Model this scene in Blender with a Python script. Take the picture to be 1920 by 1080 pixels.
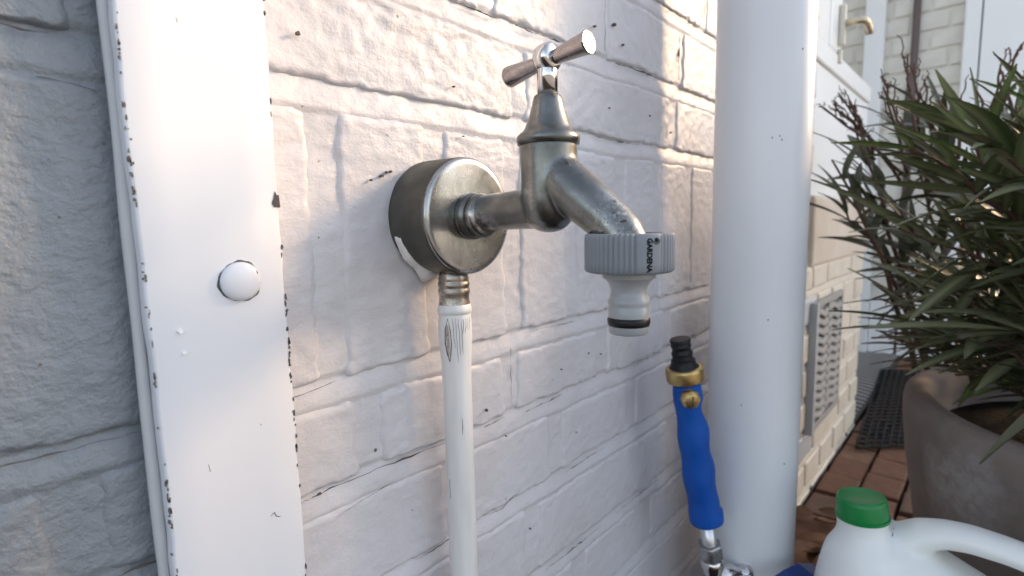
import bpy, bmesh, math, random
import numpy as np
from mathutils import Vector, Matrix
R = math.radians
random.seed(7)
S = bpy.context.scene
for o in list(bpy.data.objects): bpy.data.objects.remove(o)

# ------------------------------------------------------------------ camera
FPX = 996.0
ux = np.array([910., 140., -FPX]); ux /= np.linalg.norm(ux)
uz = -np.array([186., -8300., -FPX]); uz /= np.linalg.norm(uz)
uz -= ux*uz.dot(ux); uz /= np.linalg.norm(uz)
uy = np.cross(uz, ux)
W2C = np.array([ux, uy, uz]).T            # world -> camera axes
CAM = np.array([0., -.229, .51])
def proj(p):
    c = W2C @ (np.array(p) - CAM)
    if c[2] > -.01: return None
    return 960+FPX*c[0]/-c[2], 540-FPX*c[1]/-c[2], -c[2]
cd = bpy.data.cameras.new('camera'); cam = bpy.data.objects.new('camera', cd)
S.collection.objects.link(cam); S.camera = cam
m4 = Matrix([list(W2C.T[i])+[CAM[i]] for i in range(3)]+[[0, 0, 0, 1]])
cam.matrix_world = m4
cd.sensor_width = 36; cd.lens = FPX/1920*36
cd.clip_start = .005; cd.clip_end = 400
cd.dof.use_dof = True; cd.dof.focus_distance = .26; cd.dof.aperture_fstop = 11

# ------------------------------------------------------------------ world, sun, exposure
wd = bpy.data.worlds.new('World'); S.world = wd; wd.use_nodes = True
SUN = Vector((math.cos(R(25))*math.cos(R(23)), -math.sin(R(25))*math.cos(R(23)), math.sin(R(23))))      # towards the sun
nt = wd.node_tree; nt.nodes.clear()
sky = nt.nodes.new('ShaderNodeTexSky'); sky.sky_type = 'NISHITA'; sky.sun_disc = False
sky.sun_elevation = math.asin(SUN.z); sky.sun_rotation = math.atan2(SUN.x, SUN.y)
sky.air_density = 1.0; sky.dust_density = 1.5; sky.ozone_density = 1.0
bg = nt.nodes.new('ShaderNodeBackground'); bg.inputs[1].default_value = .15
wo = nt.nodes.new('ShaderNodeOutputWorld')
hs = nt.nodes.new('ShaderNodeHueSaturation'); hs.inputs['Saturation'].default_value = .58
nt.links.new(sky.outputs[0], hs.inputs['Color']); nt.links.new(hs.outputs[0], bg.inputs[0]); nt.links.new(bg.outputs[0], wo.inputs[0])
sl = bpy.data.lights.new('sun', 'SUN'); sl.energy = 2.15; sl.angle = R(13); sl.color = (1, .65, .35)
so = bpy.data.objects.new('sun', sl); S.collection.objects.link(so)
so.rotation_euler = SUN.to_track_quat('Z', 'Y').to_euler()
S.view_settings.view_transform = 'Standard'; S.view_settings.look = 'None'
S.view_settings.exposure = 1.4; S.view_settings.gamma = 1; S.view_settings.use_curve_mapping = False

# ------------------------------------------------------------------ helpers
COL = S.collection
def hsh(i, j, k, seed):
    n = (i*374761393 + j*668265263 + k*2147483647 + seed*1274126177) & 0xffffffff
    n = ((n ^ (n >> 13))*1274126177) & 0xffffffff
    return ((n ^ (n >> 16)) & 0xffff)/65535.0*2-1
def vn(x, y, seed=0):
    x = np.asarray(x, float); y = np.asarray(y, float)
    i = np.floor(x).astype(np.int64); j = np.floor(y).astype(np.int64)
    fx = x-i; fy = y-j; fx = fx*fx*(3-2*fx); fy = fy*fy*(3-2*fy); z = np.zeros_like(i)
    a = hsh(i, j, z, seed); b = hsh(i+1, j, z, seed); c = hsh(i, j+1, z, seed); d = hsh(i+1, j+1, z, seed)
    return (a*(1-fx)+b*fx)*(1-fy)+(c*(1-fx)+d*fx)*fy
def fbm(x, y, seed=0, oct=3):
    v = 0; a = 1.0
    for o in range(oct): v = v+a*vn(x*2**o, y*2**o, seed+o*17); a *= .5
    return v
def tag(o, label=None, cat=None, group=None, kind=None):
    if label: o['label'] = label
    if cat: o['category'] = cat
    if group: o['group'] = group
    if kind: o['kind'] = kind
    return o
def empty(name, loc, label, cat, group=None):
    o = bpy.data.objects.new(name, None); COL.objects.link(o); o.location = loc; o.empty_display_size = .01
    return tag(o, label, cat, group)
def wmat(o):
    w = Matrix.Translation(o.location)
    return wmat(o.parent) @ o.matrix_parent_inverse @ w if o.parent else w
def put(name, me, mat, parent=None):
    o = bpy.data.objects.new(name, me); COL.objects.link(o)
    if mat and not me.materials: me.materials.append(mat)
    if parent:
        o.parent = parent
        o.matrix_parent_inverse = wmat(parent).inverted()
    return o
def mesh(name, V, F, smooth=True):
    me = bpy.data.meshes.new(name); me.from_pydata([tuple(v) for v in V], [], [tuple(f) for f in F]); me.update()
    if smooth: me.polygons.foreach_set('use_smooth', [True]*len(me.polygons))
    return me
def bmmesh(name, bm, smooth=False):
    bmesh.ops.recalc_face_normals(bm, faces=bm.faces)
    me = bpy.data.meshes.new(name); bm.to_mesh(me); bm.free()
    if smooth: me.polygons.foreach_set('use_smooth', [True]*len(me.polygons))
    return me
def sharp(o, ang=35):
    me = o.data; me.polygons.foreach_set('use_smooth', [True]*len(me.polygons))
    bm = bmesh.new(); bm.from_mesh(me)
    for e in bm.edges:
        if len(e.link_faces) == 2 and e.calc_face_angle(0) > R(ang): e.smooth = False
    bm.to_mesh(me); bm.free()
def bevel(o, w, seg=2, ang=30):
    b = o.modifiers.new('bevel', 'BEVEL'); b.width = w; b.segments = seg; b.limit_method = 'ANGLE'; b.angle_limit = R(ang)
    b.harden_normals = False
    return o
def frame_of(d):
    d = Vector(d).normalized()
    a = Vector((0, 0, 1)) if abs(d.z) < .9 else Vector((1, 0, 0))
    x = d.cross(a).normalized(); return x, d.cross(x).normalized(), d
def lathe(prof, org, axis, seg=64, rfun=None, caps=True):
    """prof: [(t, r)] along the axis; rfun(theta, t, r) -> r"""
    X, Y, D = frame_of(axis); org = Vector(org); V = []; F = []
    for t, r in prof:
        for k in range(seg):
            th = 2*math.pi*k/seg; rr = rfun(th, t, r) if rfun else r
            V.append(org+D*t+(X*math.cos(th)+Y*math.sin(th))*rr)
    n = len(prof)
    for i in range(n-1):
        for k in range(seg):
            a = i*seg+k; b = i*seg+(k+1) % seg
            F.append((a, b, b+seg, a+seg))
    if caps:
        F.append(tuple(range(seg-1, -1, -1))); F.append(tuple(range((n-1)*seg, n*seg)))
    return V, F
def tube(pts, rad, seg=12, caps=True):
    V = []; F = []; pts = [Vector(p) for p in pts]
    rad = rad if hasattr(rad, '__len__') else [rad]*len(pts)
    px = None
    for i, p in enumerate(pts):
        d = (pts[min(i+1, len(pts)-1)]-pts[max(i-1, 0)]).normalized()
        if px is None: px = frame_of(d)[0]
        px = (px-d*px.dot(d)).normalized(); py = d.cross(px)
        for k in range(seg):
            th = 2*math.pi*k/seg; V.append(p+(px*math.cos(th)+py*math.sin(th))*rad[i])
    for i in range(len(pts)-1):
        for k in range(seg):
            a = i*seg+k; b = i*seg+(k+1) % seg; F.append((a, b, b+seg, a+seg))
    if caps: F.append(tuple(range(seg-1, -1, -1))); F.append(tuple(range((len(pts)-1)*seg, len(pts)*seg)))
    return V, F
def box(x0, x1, y0, y1, z0, z1):
    V = [(x, y, z) for x in (x0, x1) for y in (y0, y1) for z in (z0, z1)]
    return V, [(0, 1, 3, 2), (4, 6, 7, 5), (0, 4, 5, 1), (2, 3, 7, 6), (0, 2, 6, 4), (1, 5, 7, 3)]
def merge(parts):
    V = []; F = []
    for v, f in parts:
        n = len(V); V += list(v); F += [tuple(i+n for i in q) for q in f]
    return V, F
def obx(name, b, mat, parent=None, bev=.001):
    o = put(name, mesh(name, *b, smooth=False), mat, parent)
    if bev: bevel(o, bev)
    return o

# ------------------------------------------------------------------ materials
def mat(name, base=(.5, .5, .5), rough=.5, metal=0., spec=.5):
    m = bpy.data.materials.new(name); m.use_nodes = True
    b = m.node_tree.nodes['Principled BSDF']
    b.inputs['Base Color'].default_value = (*base, 1); b.inputs['Roughness'].default_value = rough
    b.inputs['Metallic'].default_value = metal; b.inputs['Specular IOR Level'].default_value = spec
    return m, m.node_tree, b
def noise(t, scale, detail=4, rough=.55, vec=None, dist=0):
    n = t.nodes.new('ShaderNodeTexNoise'); n.inputs['Scale'].default_value = scale
    n.inputs['Detail'].default_value = detail; n.inputs['Roughness'].default_value = rough; n.inputs['Distortion'].default_value = dist
    if vec is None:
        if 'geo' not in t.nodes:
            g = t.nodes.new('ShaderNodeTexCoord'); g.name = 'geo'
        vec = t.nodes['geo'].outputs['Object']
    t.links.new(vec, n.inputs['Vector']); return n.outputs['Fac']
def ramp(t, src, stops):
    r = t.nodes.new('ShaderNodeValToRGB'); e = r.color_ramp.elements
    while len(e) < len(stops): e.new(.5)
    for q, (p, c) in zip(e, stops):
        q.position = p; q.color = (*c, 1) if hasattr(c, '__len__') else (c, c, c, 1)
    t.links.new(src, r.inputs[0]); return r.outputs[0]
def mix(t, fac, a, b, mode='MIX'):
    n = t.nodes.new('ShaderNodeMix'); n.data_type = 'RGBA'; n.blend_type = mode
    for s, v in ((0, fac), (6, a), (7, b)):
        if hasattr(v, 'links'): t.links.new(v, n.inputs[s])
        elif s == 0: n.inputs[0].default_value = v
        else: n.inputs[s].default_value = (*v, 1)
    return n.outputs[2]
def bump(t, b, srcs, prev=None):
    for src, strength, dist in srcs:
        n = t.nodes.new('ShaderNodeBump'); n.inputs['Strength'].default_value = strength; n.inputs['Distance'].default_value = dist
        t.links.new(src, n.inputs['Height'])
        if prev: t.links.new(prev, n.inputs['Normal'])
        prev = n.outputs[0]
    t.links.new(prev, b.inputs['Normal']); return prev
def stretch(t, s):
    if 'geo' not in t.nodes:
        g = t.nodes.new('ShaderNodeTexCoord'); g.name = 'geo'
    m = t.nodes.new('ShaderNodeMapping'); m.inputs['Scale'].default_value = s
    t.links.new(t.nodes['geo'].outputs['Object'], m.inputs[0]); return m.outputs[0]

def paint(name, c, rough=.42, spots=True, rel=1.0, coarse=0):
    m, t, b = mat(name, c, rough)
    big = noise(t, 14, 3)
    c2 = tuple(x*f for x, f in zip(c, (.90, .88, .86)))
    col = mix(t, ramp(t, big, [(.35, 0), (.7, 1)]), c, c2)
    if spots:
        sp = noise(t, 210, 1.5, .5); sp2 = noise(t, 37, 2)
        mask = mix(t, 1.0, ramp(t, sp, [(.755, 0), (.775, 1)]), ramp(t, sp2, [(.50, 0), (.56, 1)]), 'MULTIPLY')
        col = mix(t, mask, col, (.10, .085, .07))
    t.links.new(col, b.inputs['Base Color'])
    bump(t, b, [(noise(t, 230, 5, .62, stretch(t, (.75, 1, 1))), .36*rel, .0011), (noise(t, 60, 4, .6), .15*rel, .002), (noise(t, 900, 2, .5, stretch(t, (.35, 1, 1))), .4*rel, .0003), (ramp(t, noise(t, 480, 3, .7), [(.35, 0), (.62, 1)]), .12*rel, .0004)]+([(ramp(t, noise(t, 150, 4, .6), [(.38, 0), (.60, 1)]), .5*coarse, .0022)] if coarse else []))
    return m
M_white = paint('white_wall_paint', (.60, .59, .62), .40)
M_shade = paint('painted_shade_wall', (.21, .235, .265), .45, rel=1.3, coarse=.55)  # shade on the wall left of the board is put into this grey
M_low = paint('warm_lit_low_wall_paint', (.78, .69, .57), .5)  # wall paint tinted cream: the warm light there is in the colour
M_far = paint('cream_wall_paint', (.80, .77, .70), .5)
def board_paint():
    m, t, b = mat('board_paint', (.84, .85, .88), .28)
    n = noise(t, 9, 2); t.links.new(mix(t, n, (.72, .73, .77), (.66, .68, .73)), b.inputs['Base Color'])
    bump(t, b, [(noise(t, 60, 2, .5, stretch(t, (1, 1, .12))), .12, .001), (noise(t, 600, 2), .05, .0003)])
    return m
M_board = board_paint()
M_trim, t_, b_ = mat('trim_paint', (.88, .88, .88), .35); bump(t_, b_, [(noise(t_, 40, 2), .08, .002)])
M_bead, t_, b_ = mat('sealant_bead', (.50, .52, .54), .5); bump(t_, b_, [(noise(t_, 90, 3), .3, .001)])
M_chip, t_, b_ = mat('bare_weathered_wood', (.16, .145, .13), .9)
t_.links.new(ramp(t_, noise(t_, 500, 3), [(.3, (.05, .048, .046)), (.7, (.17, .165, .16))]), b_.inputs['Base Color'])
M_crack, _, _ = mat('dark_crack', (.09, .078, .07), .95)
M_pipe, t_, b_ = mat('downpipe_plastic', (.74, .76, .79), .33)
t_.links.new(ramp(t_, noise(t_, 5, 4), [(.3, (.70, .72, .75)), (.75, (.78, .79, .81))]), b_.inputs['Base Color'])
bump(t_, b_, [(noise(t_, 25, 2, .5, stretch(t_, (1, 1, .25))), .10, .002), (noise(t_, 1200, 2), .05, .0002)])
M_cpaint, t_, b_ = mat('pipe_white_paint', (.76, .755, .75), .35)
t_.links.new(ramp(t_, noise(t_, 30, 4, .6, stretch(t_, (1, 1, .2))), [(.3, (.62, .61, .59)), (.6, (.78, .775, .77))]), b_.inputs['Base Color'])
bump(t_, b_, [(noise(t_, 220, 3, .5, stretch(t_, (1, 1, .15))), .25, .0006)])
def zinc(name, c1, c2, cl, rough=(.22, .42), metal=.95, light=(.58, .70), spot=None):
    m, t, b = mat(name, c1, .4, metal)
    n1 = noise(t, 60, 5, .6); n2 = noise(t, 230, 5, .7); n3 = noise(t, 28, 3, .6)
    n0 = noise(t, 19, 4, .6, None, 1.2)
    col = mix(t, ramp(t, n1, [(.35, 0), (.65, 1)]), c1, c2)
    col = mix(t, ramp(t, n0, [(.42, 0), (.58, .55)]), col, tuple(x*.6 for x in c2))
    lm = mix(t, 1.0, ramp(t, n3, [(light[0], 0), (light[1], 1)]), ramp(t, n2, [(.42, 0), (.58, 1)]), 'MULTIPLY')
    col = mix(t, lm, col, cl)
    if spot:
        for (cx, cy, cz, ra, rb) in spot:
            g = t.nodes.new('ShaderNodeVectorMath'); g.operation = 'DISTANCE'; g.inputs[1].default_value = (cx, cy, cz)
            t.links.new(t.nodes['geo'].outputs['Object'], g.inputs[0])
            a = t.nodes.new('ShaderNodeMath'); a.operation = 'MULTIPLY_ADD'; a.inputs[1].default_value = .012
            t.links.new(n2, a.inputs[0]); t.links.new(g.outputs['Value'], a.inputs[2])
            mk = mix(t, 1.0, ramp(t, a.outputs[0], [(ra+.006, 1), (rb+.006, 0)]), ramp(t, noise(t, 420, 5, .75), [(.52, 0), (.62, .75)]), 'MULTIPLY')
            col = mix(t, mk, col, (.56, .56, .53))
            dk = mix(t, 1.0, ramp(t, a.outputs[0], [(ra+.008, 1), (rb+.008, 0)]), ramp(t, noise(t, 330, 4, .7), [(.56, 0), (.62, 1)]), 'MULTIPLY')
            col = mix(t, dk, col, (.07, .055, .045))
    pit = ramp(t, noise(t, 420, 3, .6), [(.68, 0), (.74, 1)])
    col = mix(t, pit, col, (.10, .09, .07))
    t.links.new(col, b.inputs['Base Color'])
    t.links.new(ramp(t, n1, [(.3, rough[0]), (.7, rough[1])]), b.inputs['Roughness'])
    bump(t, b, [(n2, .12, .0004), (n1, .15, .0008)])
    return m
M_zinc = zinc('weathered_nickel', (.33, .33, .315), (.18, .182, .172), (.52, .53, .52), spot=[(.184, -.118, .512, .004, .012), (.186, -.094, .532, .001, .006), (.189, -.090, .563, .000, .004)])
M_zincpit = zinc('pitted_nickel', (.26, .25, .21), (.16, .15, .12), (.60, .60, .56), light=(.44, .56))
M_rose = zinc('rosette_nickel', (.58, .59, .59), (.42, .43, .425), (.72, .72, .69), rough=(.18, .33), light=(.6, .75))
M_rside = zinc('shaded_rosette_nickel', (.15, .15, .135), (.11, .11, .10), (.3, .3, .3), rough=(.42, .55), light=(.68, .8))  # nickel of the face darkened: the side's dark reflections are in the colour
M_chrome, t_, b_ = mat('chrome', (.66, .64, .63), .10, 1.)
t_.links.new(ramp(t_, noise(t_, 300, 4), [(.35, .06), (.75, .30)]), b_.inputs['Roughness'])
M_barchrome, t_, b_ = mat('worn_chrome', (.36, .33, .325), .2, 1.)
t_.links.new(ramp(t_, noise(t_, 200, 4), [(.35, .14), (.75, .36)]), b_.inputs['Roughness'])
M_nut = zinc('dull_brass_nut', (.36, .32, .28), (.27, .235, .20), (.6, .58, .54))
M_gplast, t_, b_ = mat('grey_plastic', (.20, .22, .245), .42); bump(t_, b_, [(noise(t_, 700, 2), .08, .0002)])
M_gplast2, t_, b_ = mat('light_grey_plastic', (.31, .325, .34), .28)
M_rubber, _, _ = mat('black_rubber', (.008, .008, .009), .4, 0, .3)
M_ink, _, _ = mat('black_print', (.004, .005, .008), .6, 0, .2)
M_black, t_, b_ = mat('black_plastic', (.008, .007, .009), .42, 0, .3)
M_brass, t_, b_ = mat('brass', (.62, .46, .20), .34, 1.)
t_.links.new(ramp(t_, noise(t_, 150, 4), [(.3, (.46, .33, .13)), (.7, (.68, .52, .25))]), b_.inputs['Base Color'])
M_blue, t_, b_ = mat('blue_rubber_grip', (.002, .055, .30), .55, 0, .3)
t_.links.new(ramp(t_, noise(t_, 40, 3), [(.3, (.003, .065, .33)), (.7, (.004, .088, .42))]), b_.inputs['Base Color'])
bump(t_, b_, [(noise(t_, 60, 3), .15, .002), (noise(t_, 900, 2), .1, .0002)])
M_blue2, _, _ = mat('blue_lever_coating', (.006, .035, .19), .35)
M_alu, _, _ = mat('aluminium', (.62, .63, .65), .32, .9)
M_steel = zinc('galvanised_steel', (.50, .50, .50), (.38, .38, .38), (.6, .6, .6))
M_can, t_, b_ = mat('white_jerrycan_plastic', (.82, .84, .82), .38)
b_.inputs['Subsurface Weight'].default_value = .25; b_.inputs['Subsurface Radius'].default_value = (.02, .022, .02); b_.inputs['Subsurface Scale'].default_value = .3
bump(t_, b_, [(noise(t_, 30, 3), .12, .003)])
M_green, t_, b_ = mat('green_cap_plastic', (.005, .20, .045), .33)
def terracotta():
    m, t, b = mat('weathered_terracotta', (.14, .115, .105), .85)
    n = noise(t, 7, 5, .6); f = noise(t, 90, 4, .65)
    col = ramp(t, n, [(.3, (.155, .128, .115)), (.55, (.21, .178, .162)), (.75, (.28, .245, .225))])
    # pale salt bloom on the side facing the wall
    g = t.nodes.new('ShaderNodeVectorMath'); g.operation = 'DISTANCE'; g.inputs[1].default_value = (.680, -.216, .232)
    t.links.new(t.nodes['geo'].outputs['Object'], g.inputs[0])
    a = t.nodes.new('ShaderNodeMath'); a.operation = 'MULTIPLY_ADD'; a.inputs[1].default_value = .10; a.inputs[2].default_value = -.05
    t.links.new(noise(t, 22, 5, .7), a.inputs[0])
    s = t.nodes.new('ShaderNodeMath'); s.operation = 'ADD'; t.links.new(g.outputs['Value'], s.inputs[0]); t.links.new(a.outputs[0], s.inputs[1])
    msk = ramp(t, s.outputs[0], [(.018, .9), (.066, 0)])
    msk = mix(t, 1., msk, ramp(t, f, [(.35, .35), (.6, .9)]), 'MULTIPLY')
    col = mix(t, msk, col, (.40, .39, .38))
    t.links.new(col, b.inputs['Base Color'])
    bump(t, b, [(f, .3, .001), (n, .3, .006)])
    return m
M_pot = terracotta()
M_soil, t_, b_ = mat('potting_soil', (.03, .02, .015), .95, 0, .1)
t_.links.new(ramp(t_, noise(t_, 90, 5), [(.3, (.004, .003, .002)), (.7, (.016, .010, .007))]), b_.inputs['Base Color'])
bump(t_, b_, [(noise(t_, 120, 5), 1., .01)])
def leafmat(name, a, c):
    m, t, b = mat(name, a, .42); b.inputs['Transmission Weight'].default_value = 0; b.inputs['Subsurface Weight'].default_value = .15; b.inputs['Subsurface Radius'].default_value = (.003, .005, .002); b.inputs['Subsurface Scale'].default_value = .5
    r = t.nodes.new('ShaderNodeObjectInfo')
    sx = t.nodes.new('ShaderNodeSeparateXYZ'); noise(t, 100); t.links.new(t.nodes['geo'].outputs['Object'], sx.inputs[0])
    ab = t.nodes.new('ShaderNodeMath'); ab.operation = 'ABSOLUTE'; t.links.new(sx.outputs[0], ab.inputs[0])
    vein = ramp(t, ab.outputs[0], [(.0004, 1), (.0011, 0)])
    leafc = mix(t, r.outputs['Random'], a, c)
    leafc = mix(t, ramp(t, noise(t, 60, 4), [(.55, 0), (.75, .5)]), leafc, (.14, .11, .05))
    t.links.new(mix(t, vein, leafc, (.20, .21, .12)), b.inputs['Base Color'])
    bump(t, b, [(noise(t, 120, 2, .5, stretch(t, (1, .15, 1))), .25, .001)])
    return m
M_leaf = leafmat('oleander_leaf', (.050, .057, .027), (.135, .142, .082))
M_leafb, _, _ = mat('oleander_leaf_mass', (.075, .082, .043), .45)
M_dead, _, _ = mat('dead_leaf', (.13, .06, .028), .8)
M_twig, t_, b_ = mat('bark_brown', (.10, .052, .038), .8)
M_paver = []
for k, (a, c) in enumerate([((.20, .092, .052), (.13, .062, .038)), ((.25, .135, .080), (.15, .080, .050)), ((.16, .095, .065), (.11, .062, .044))]):
    m, t, b = mat('clay_paver_%s' % 'abc'[k], a, .85)
    m.name = ['red_clay_paver', 'orange_clay_paver', 'brown_clay_paver'][k]
    t.links.new(mix(t, ramp(t, noise(t, 40, 5, .65), [(.3, 0), (.7, 1)]), a, c), b.inputs['Base Color'])
    bump(t, b, [(noise(t, 120, 5, .65), .5, .003)]); M_paver.append(m)
M_dirt, t_, b_ = mat('dark_joint_soil', (.03, .022, .016), .95, 0, .1)
t_.links.new(ramp(t_, noise(t_, 60, 5), [(.3, (.012, .009, .007)), (.7, (.05, .036, .026))]), b_.inputs['Base Color'])
bump(t_, b_, [(noise(t_, 150, 5), 1., .005)])
M_mat, _, _ = mat('black_rubber_mat', (.010, .010, .010), .6, 0, .25)
M_mesh, _, _ = mat('grey_ribbed_mat', (.085, .072, .066), .8, 0, .15)
M_rib, _, _ = mat('pale_rib', (.42, .40, .38), .5)
M_vent, t_, b_ = mat('vent_paint', (.36, .335, .31), .6)
M_sill, t_, b_ = mat('beige_render', (.66, .58, .50), .7)
t_.links.new(ramp(t_, noise(t_, 10, 4), [(.3, (.64, .54, .44)), (.7, (.74, .64, .54))]), b_.inputs['Base Color'])
bump(t_, b_, [(noise(t_, 200, 3), .3, .001)])
M_handle, _, _ = mat('champagne_metal', (.60, .52, .38), .32, .8)
M_plate, _, _ = mat('ivory_plastic', (.70, .66, .56), .4)
M_brown, _, _ = mat('brown_metal', (.13, .095, .09), .5)
M_fence, t_, b_ = mat('stained_timber', (.10, .075, .055), .7)
bump(t_, b_, [(noise(t_, 60, 4, .6, stretch(t_, (1, 1, .05))), .4, .003)])

# ------------------------------------------------------------------ GROUND
V, F = box(-30, 30, -30, 30, -.6, -.008)
put('ground', mesh('ground', V, F, False), M_dirt)['kind'] = 'structure'
M_bounce, t_, b_ = mat('pale_bounce_slab', (.30, .28, .26), .9); bump(t_, b_, [(noise(t_, 40, 4), .4, .004)])
obx('unseen_bounce_slab', box(-12, 12, -14, -.78, -.05, .0), M_bounce, None, 0)['kind'] = 'structure'  # unseen pale slab, added to bounce light up onto undersides
g = bpy.data.objects['ground']
pv = empty('paving', (1.2, -.3, -.004), 'red clay pavers in stretcher bond along the foot of the white wall', 'paving')
for k in ('label', 'category'): del pv[k]
pv['kind'] = 'structure'
def paver_mesh(seed):
    rr = random.Random(seed); bm = bmesh.new()
    bmesh.ops.create_cube(bm, size=1)
    for v in bm.verts:
        v.co.x *= .0875+rr.uniform(-.002, .002); v.co.y *= .0600+rr.uniform(-.002, .002); v.co.z *= .05; v.co.z += (rr.uniform(-.0015, .0015) if v.co.z > 0 else 0)
    bmesh.ops.bevel(bm, geom=[e for e in bm.edges if e.verts[0].co.z > 0 and e.verts[1].co.z > 0], offset=.004, segments=2, affect='EDGES', profile=.6)
    for v in bm.verts: v.co.x += rr.uniform(-.0008, .0008); v.co.y += rr.uniform(-.0008, .0008)
    return bmmesh('paver', bm)
PM = [paver_mesh(i) for i in range(9)]
for i, me in enumerate(PM): me.materials.append(M_paver[i % 3])
cnt = 0
for j in range(12):
    y = -.038-.064*j
    for i in range(24):
        x = .66+.0915*i+(.046 if j % 2 else 0)
        if x > 2.45 or cnt > 292: continue
        if j > 7 and x > 1.3: continue
        cnt += 1
        o = put('paver', random.choice(PM), None, pv)
        o.matrix_parent_inverse = Matrix.Identity(4)
        o.location = (x-1.2+random.uniform(-.0015, .0015), y+.3+random.uniform(-.001, .001), -.02+random.uniform(-.003, .003)+.004)
        o.rotation_euler = (random.uniform(-.012, .012), random.uniform(-.012, .012), random.uniform(-.015, .015))

# ------------------------------------------------------------------ MAIN WALL
ZB = [-.006, .018, .078, .138, .198, .2565, .322, .382, .434, .571, .629, .692, .752, .812, .872, .932, .992]   # bed joint heights
HJ = .0055                                                                  # half a joint
def warp(x, z):
    dz = .0022*vn(x*7, z*4, 3)+.0008*vn(x*30, z*9, 5); dx = .0016*vn(x*6, z*14, 8)
    return x+dx, z+dz
def relief(x, z):
    r = .0004*fbm(x*22, z*34, 21, 3)+.00026*fbm(x*140, z*220, 31, 3)+.00018*fbm(x*420, z*520, 41, 2)
    # rough flaky burnt face top left
    k = np.clip(1-np.hypot((x-.17)/.11, (z-.62)/.055), 0, 1)
    ridged = 1-np.abs(fbm((x+z*.35)*70, z*190, 51, 3))
    return r+k*.0016*ridged
XEND = 1.485
def rows():
    out = []
    for j in range(len(ZB)-1):
        z0, z1 = ZB[j], ZB[j+1]
        rr = random.Random(100+j)
        key = round(z0, 3)
        fixed = {.434: [-.128, -.0655, -.003, .0624, .1264, .190, .254, .318, .384, .450, .516, .582, .648, .714, .78, .846, .912, .978],
                 .382: [-.08, .026, .143, .249, .358, .470, .58], .322: [-.02, .085, .194, .296, .405, .515], .2565: [-.07, .04, .148, .255, .365, .47, .575],
                 .571: [-.06, .046, .262, .478, .59], .629: [-.02, .085, .235, .361, .489, .60], .692: [-.06, .047, .152, .262, .37, .432, .545]}.get(key)
        xs = fixed or [-.12+(.055 if j % 2 else 0)+rr.uniform(-.004, .004)]
        xs = [x for x in xs]
        while xs[-1] < XEND-.05:
            xs.append(min(xs[-1]+(rr.choice([.109, .109, .216]) if key != .434 else .066)+rr.uniform(-.002, .002), XEND))
        xs[-1] = XEND
        out.append((z0, z1, xs))
    return out
ROWS = rows()
VJ = [(z0, z1, x) for z0, z1, xs in ROWS for x in xs[1:-1]]
def in_open(x0, x1, z0, z1):             # where the rendered sill block and the window are
    return x1 > .985 and z1 > .425
def brick_mesh(x0, x1, z0, z1, res, seed, proud):
    w = x1-x0; h = z1-z0; nu = max(6, int(w/res)); nv = max(5, int(h/res))
    u = np.linspace(0, 1, nu+1); v = np.linspace(0, 1, nv+1)
    # crowd samples at the borders
    u = u-.055*np.sin(2*np.pi*u)*min(1, .08/w); v = v-.07*np.sin(2*np.pi*v)
    U, Vv = np.meshgrid(u, v)
    X = x0+U*w; Z = z0+Vv*h
    du = np.minimum(U, 1-U)*w; dv = np.minimum(Vv, 1-Vv)*h
    # outline wobble + rounded corners
    cr = .006
    qx = np.clip(cr-du, 0, cr); qz = np.clip(cr-dv, 0, cr); d = np.where((qx > 0) & (qz > 0), cr-np.hypot(qx, qz), np.minimum(du, dv))
    d = d+.0007*vn(X*90, Z*90, seed)+.0009*vn(X*260, Z*260, seed+1)
    top = 1-Vv
    soft = .0060*(1-.70*np.clip(1-(Vv*h)/.010, 0, 1))           # lower edge crisper than the others
    s = np.clip((d+.0004)/soft, 0, 1); s = s*s*(3-2*s)
    tilt = proud*(1+.35*vn(X*9+seed, Z*11, seed+4))
    Y = -(-.0028+(tilt+.0028)*s+relief(X, Z)*(.35+.65*s))
    edge = (U == 0) | (U == 1) | (Vv == 0) | (Vv == 1)
    Y = np.where(edge, .004, Y)
    X, Z = warp(X, Z)
    n1 = nu+1; V = np.stack([X, Y, Z], -1).reshape(-1, 3).tolist(); F = []
    for j in range(nv):
        for i in range(nu):
            a = j*n1+i; F.append((a, a+1, a+n1+1, a+n1))
    # back of the brick
    b = len(V); V += [(x0+.004, .045, z0+.004), (x1-.004, .045, z0+.004), (x1-.004, .045, z1-.004), (x0+.004, .045, z1-.004)]
    F.append((b, b+3, b+2, b+1))
    lo = list(range(0, n1)); hi = [nv*n1+i for i in range(n1)]; le = [j*n1 for j in range(nv+1)]; ri = [j*n1+nu for j in range(nv+1)]
    F += [tuple([b, b+1]+lo[::-1]), tuple([b+2, b+3]+hi), tuple([b+3, b]+le), tuple([b+1, b+2]+ri[::-1])]
    return mesh('brick', V, F)
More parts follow.
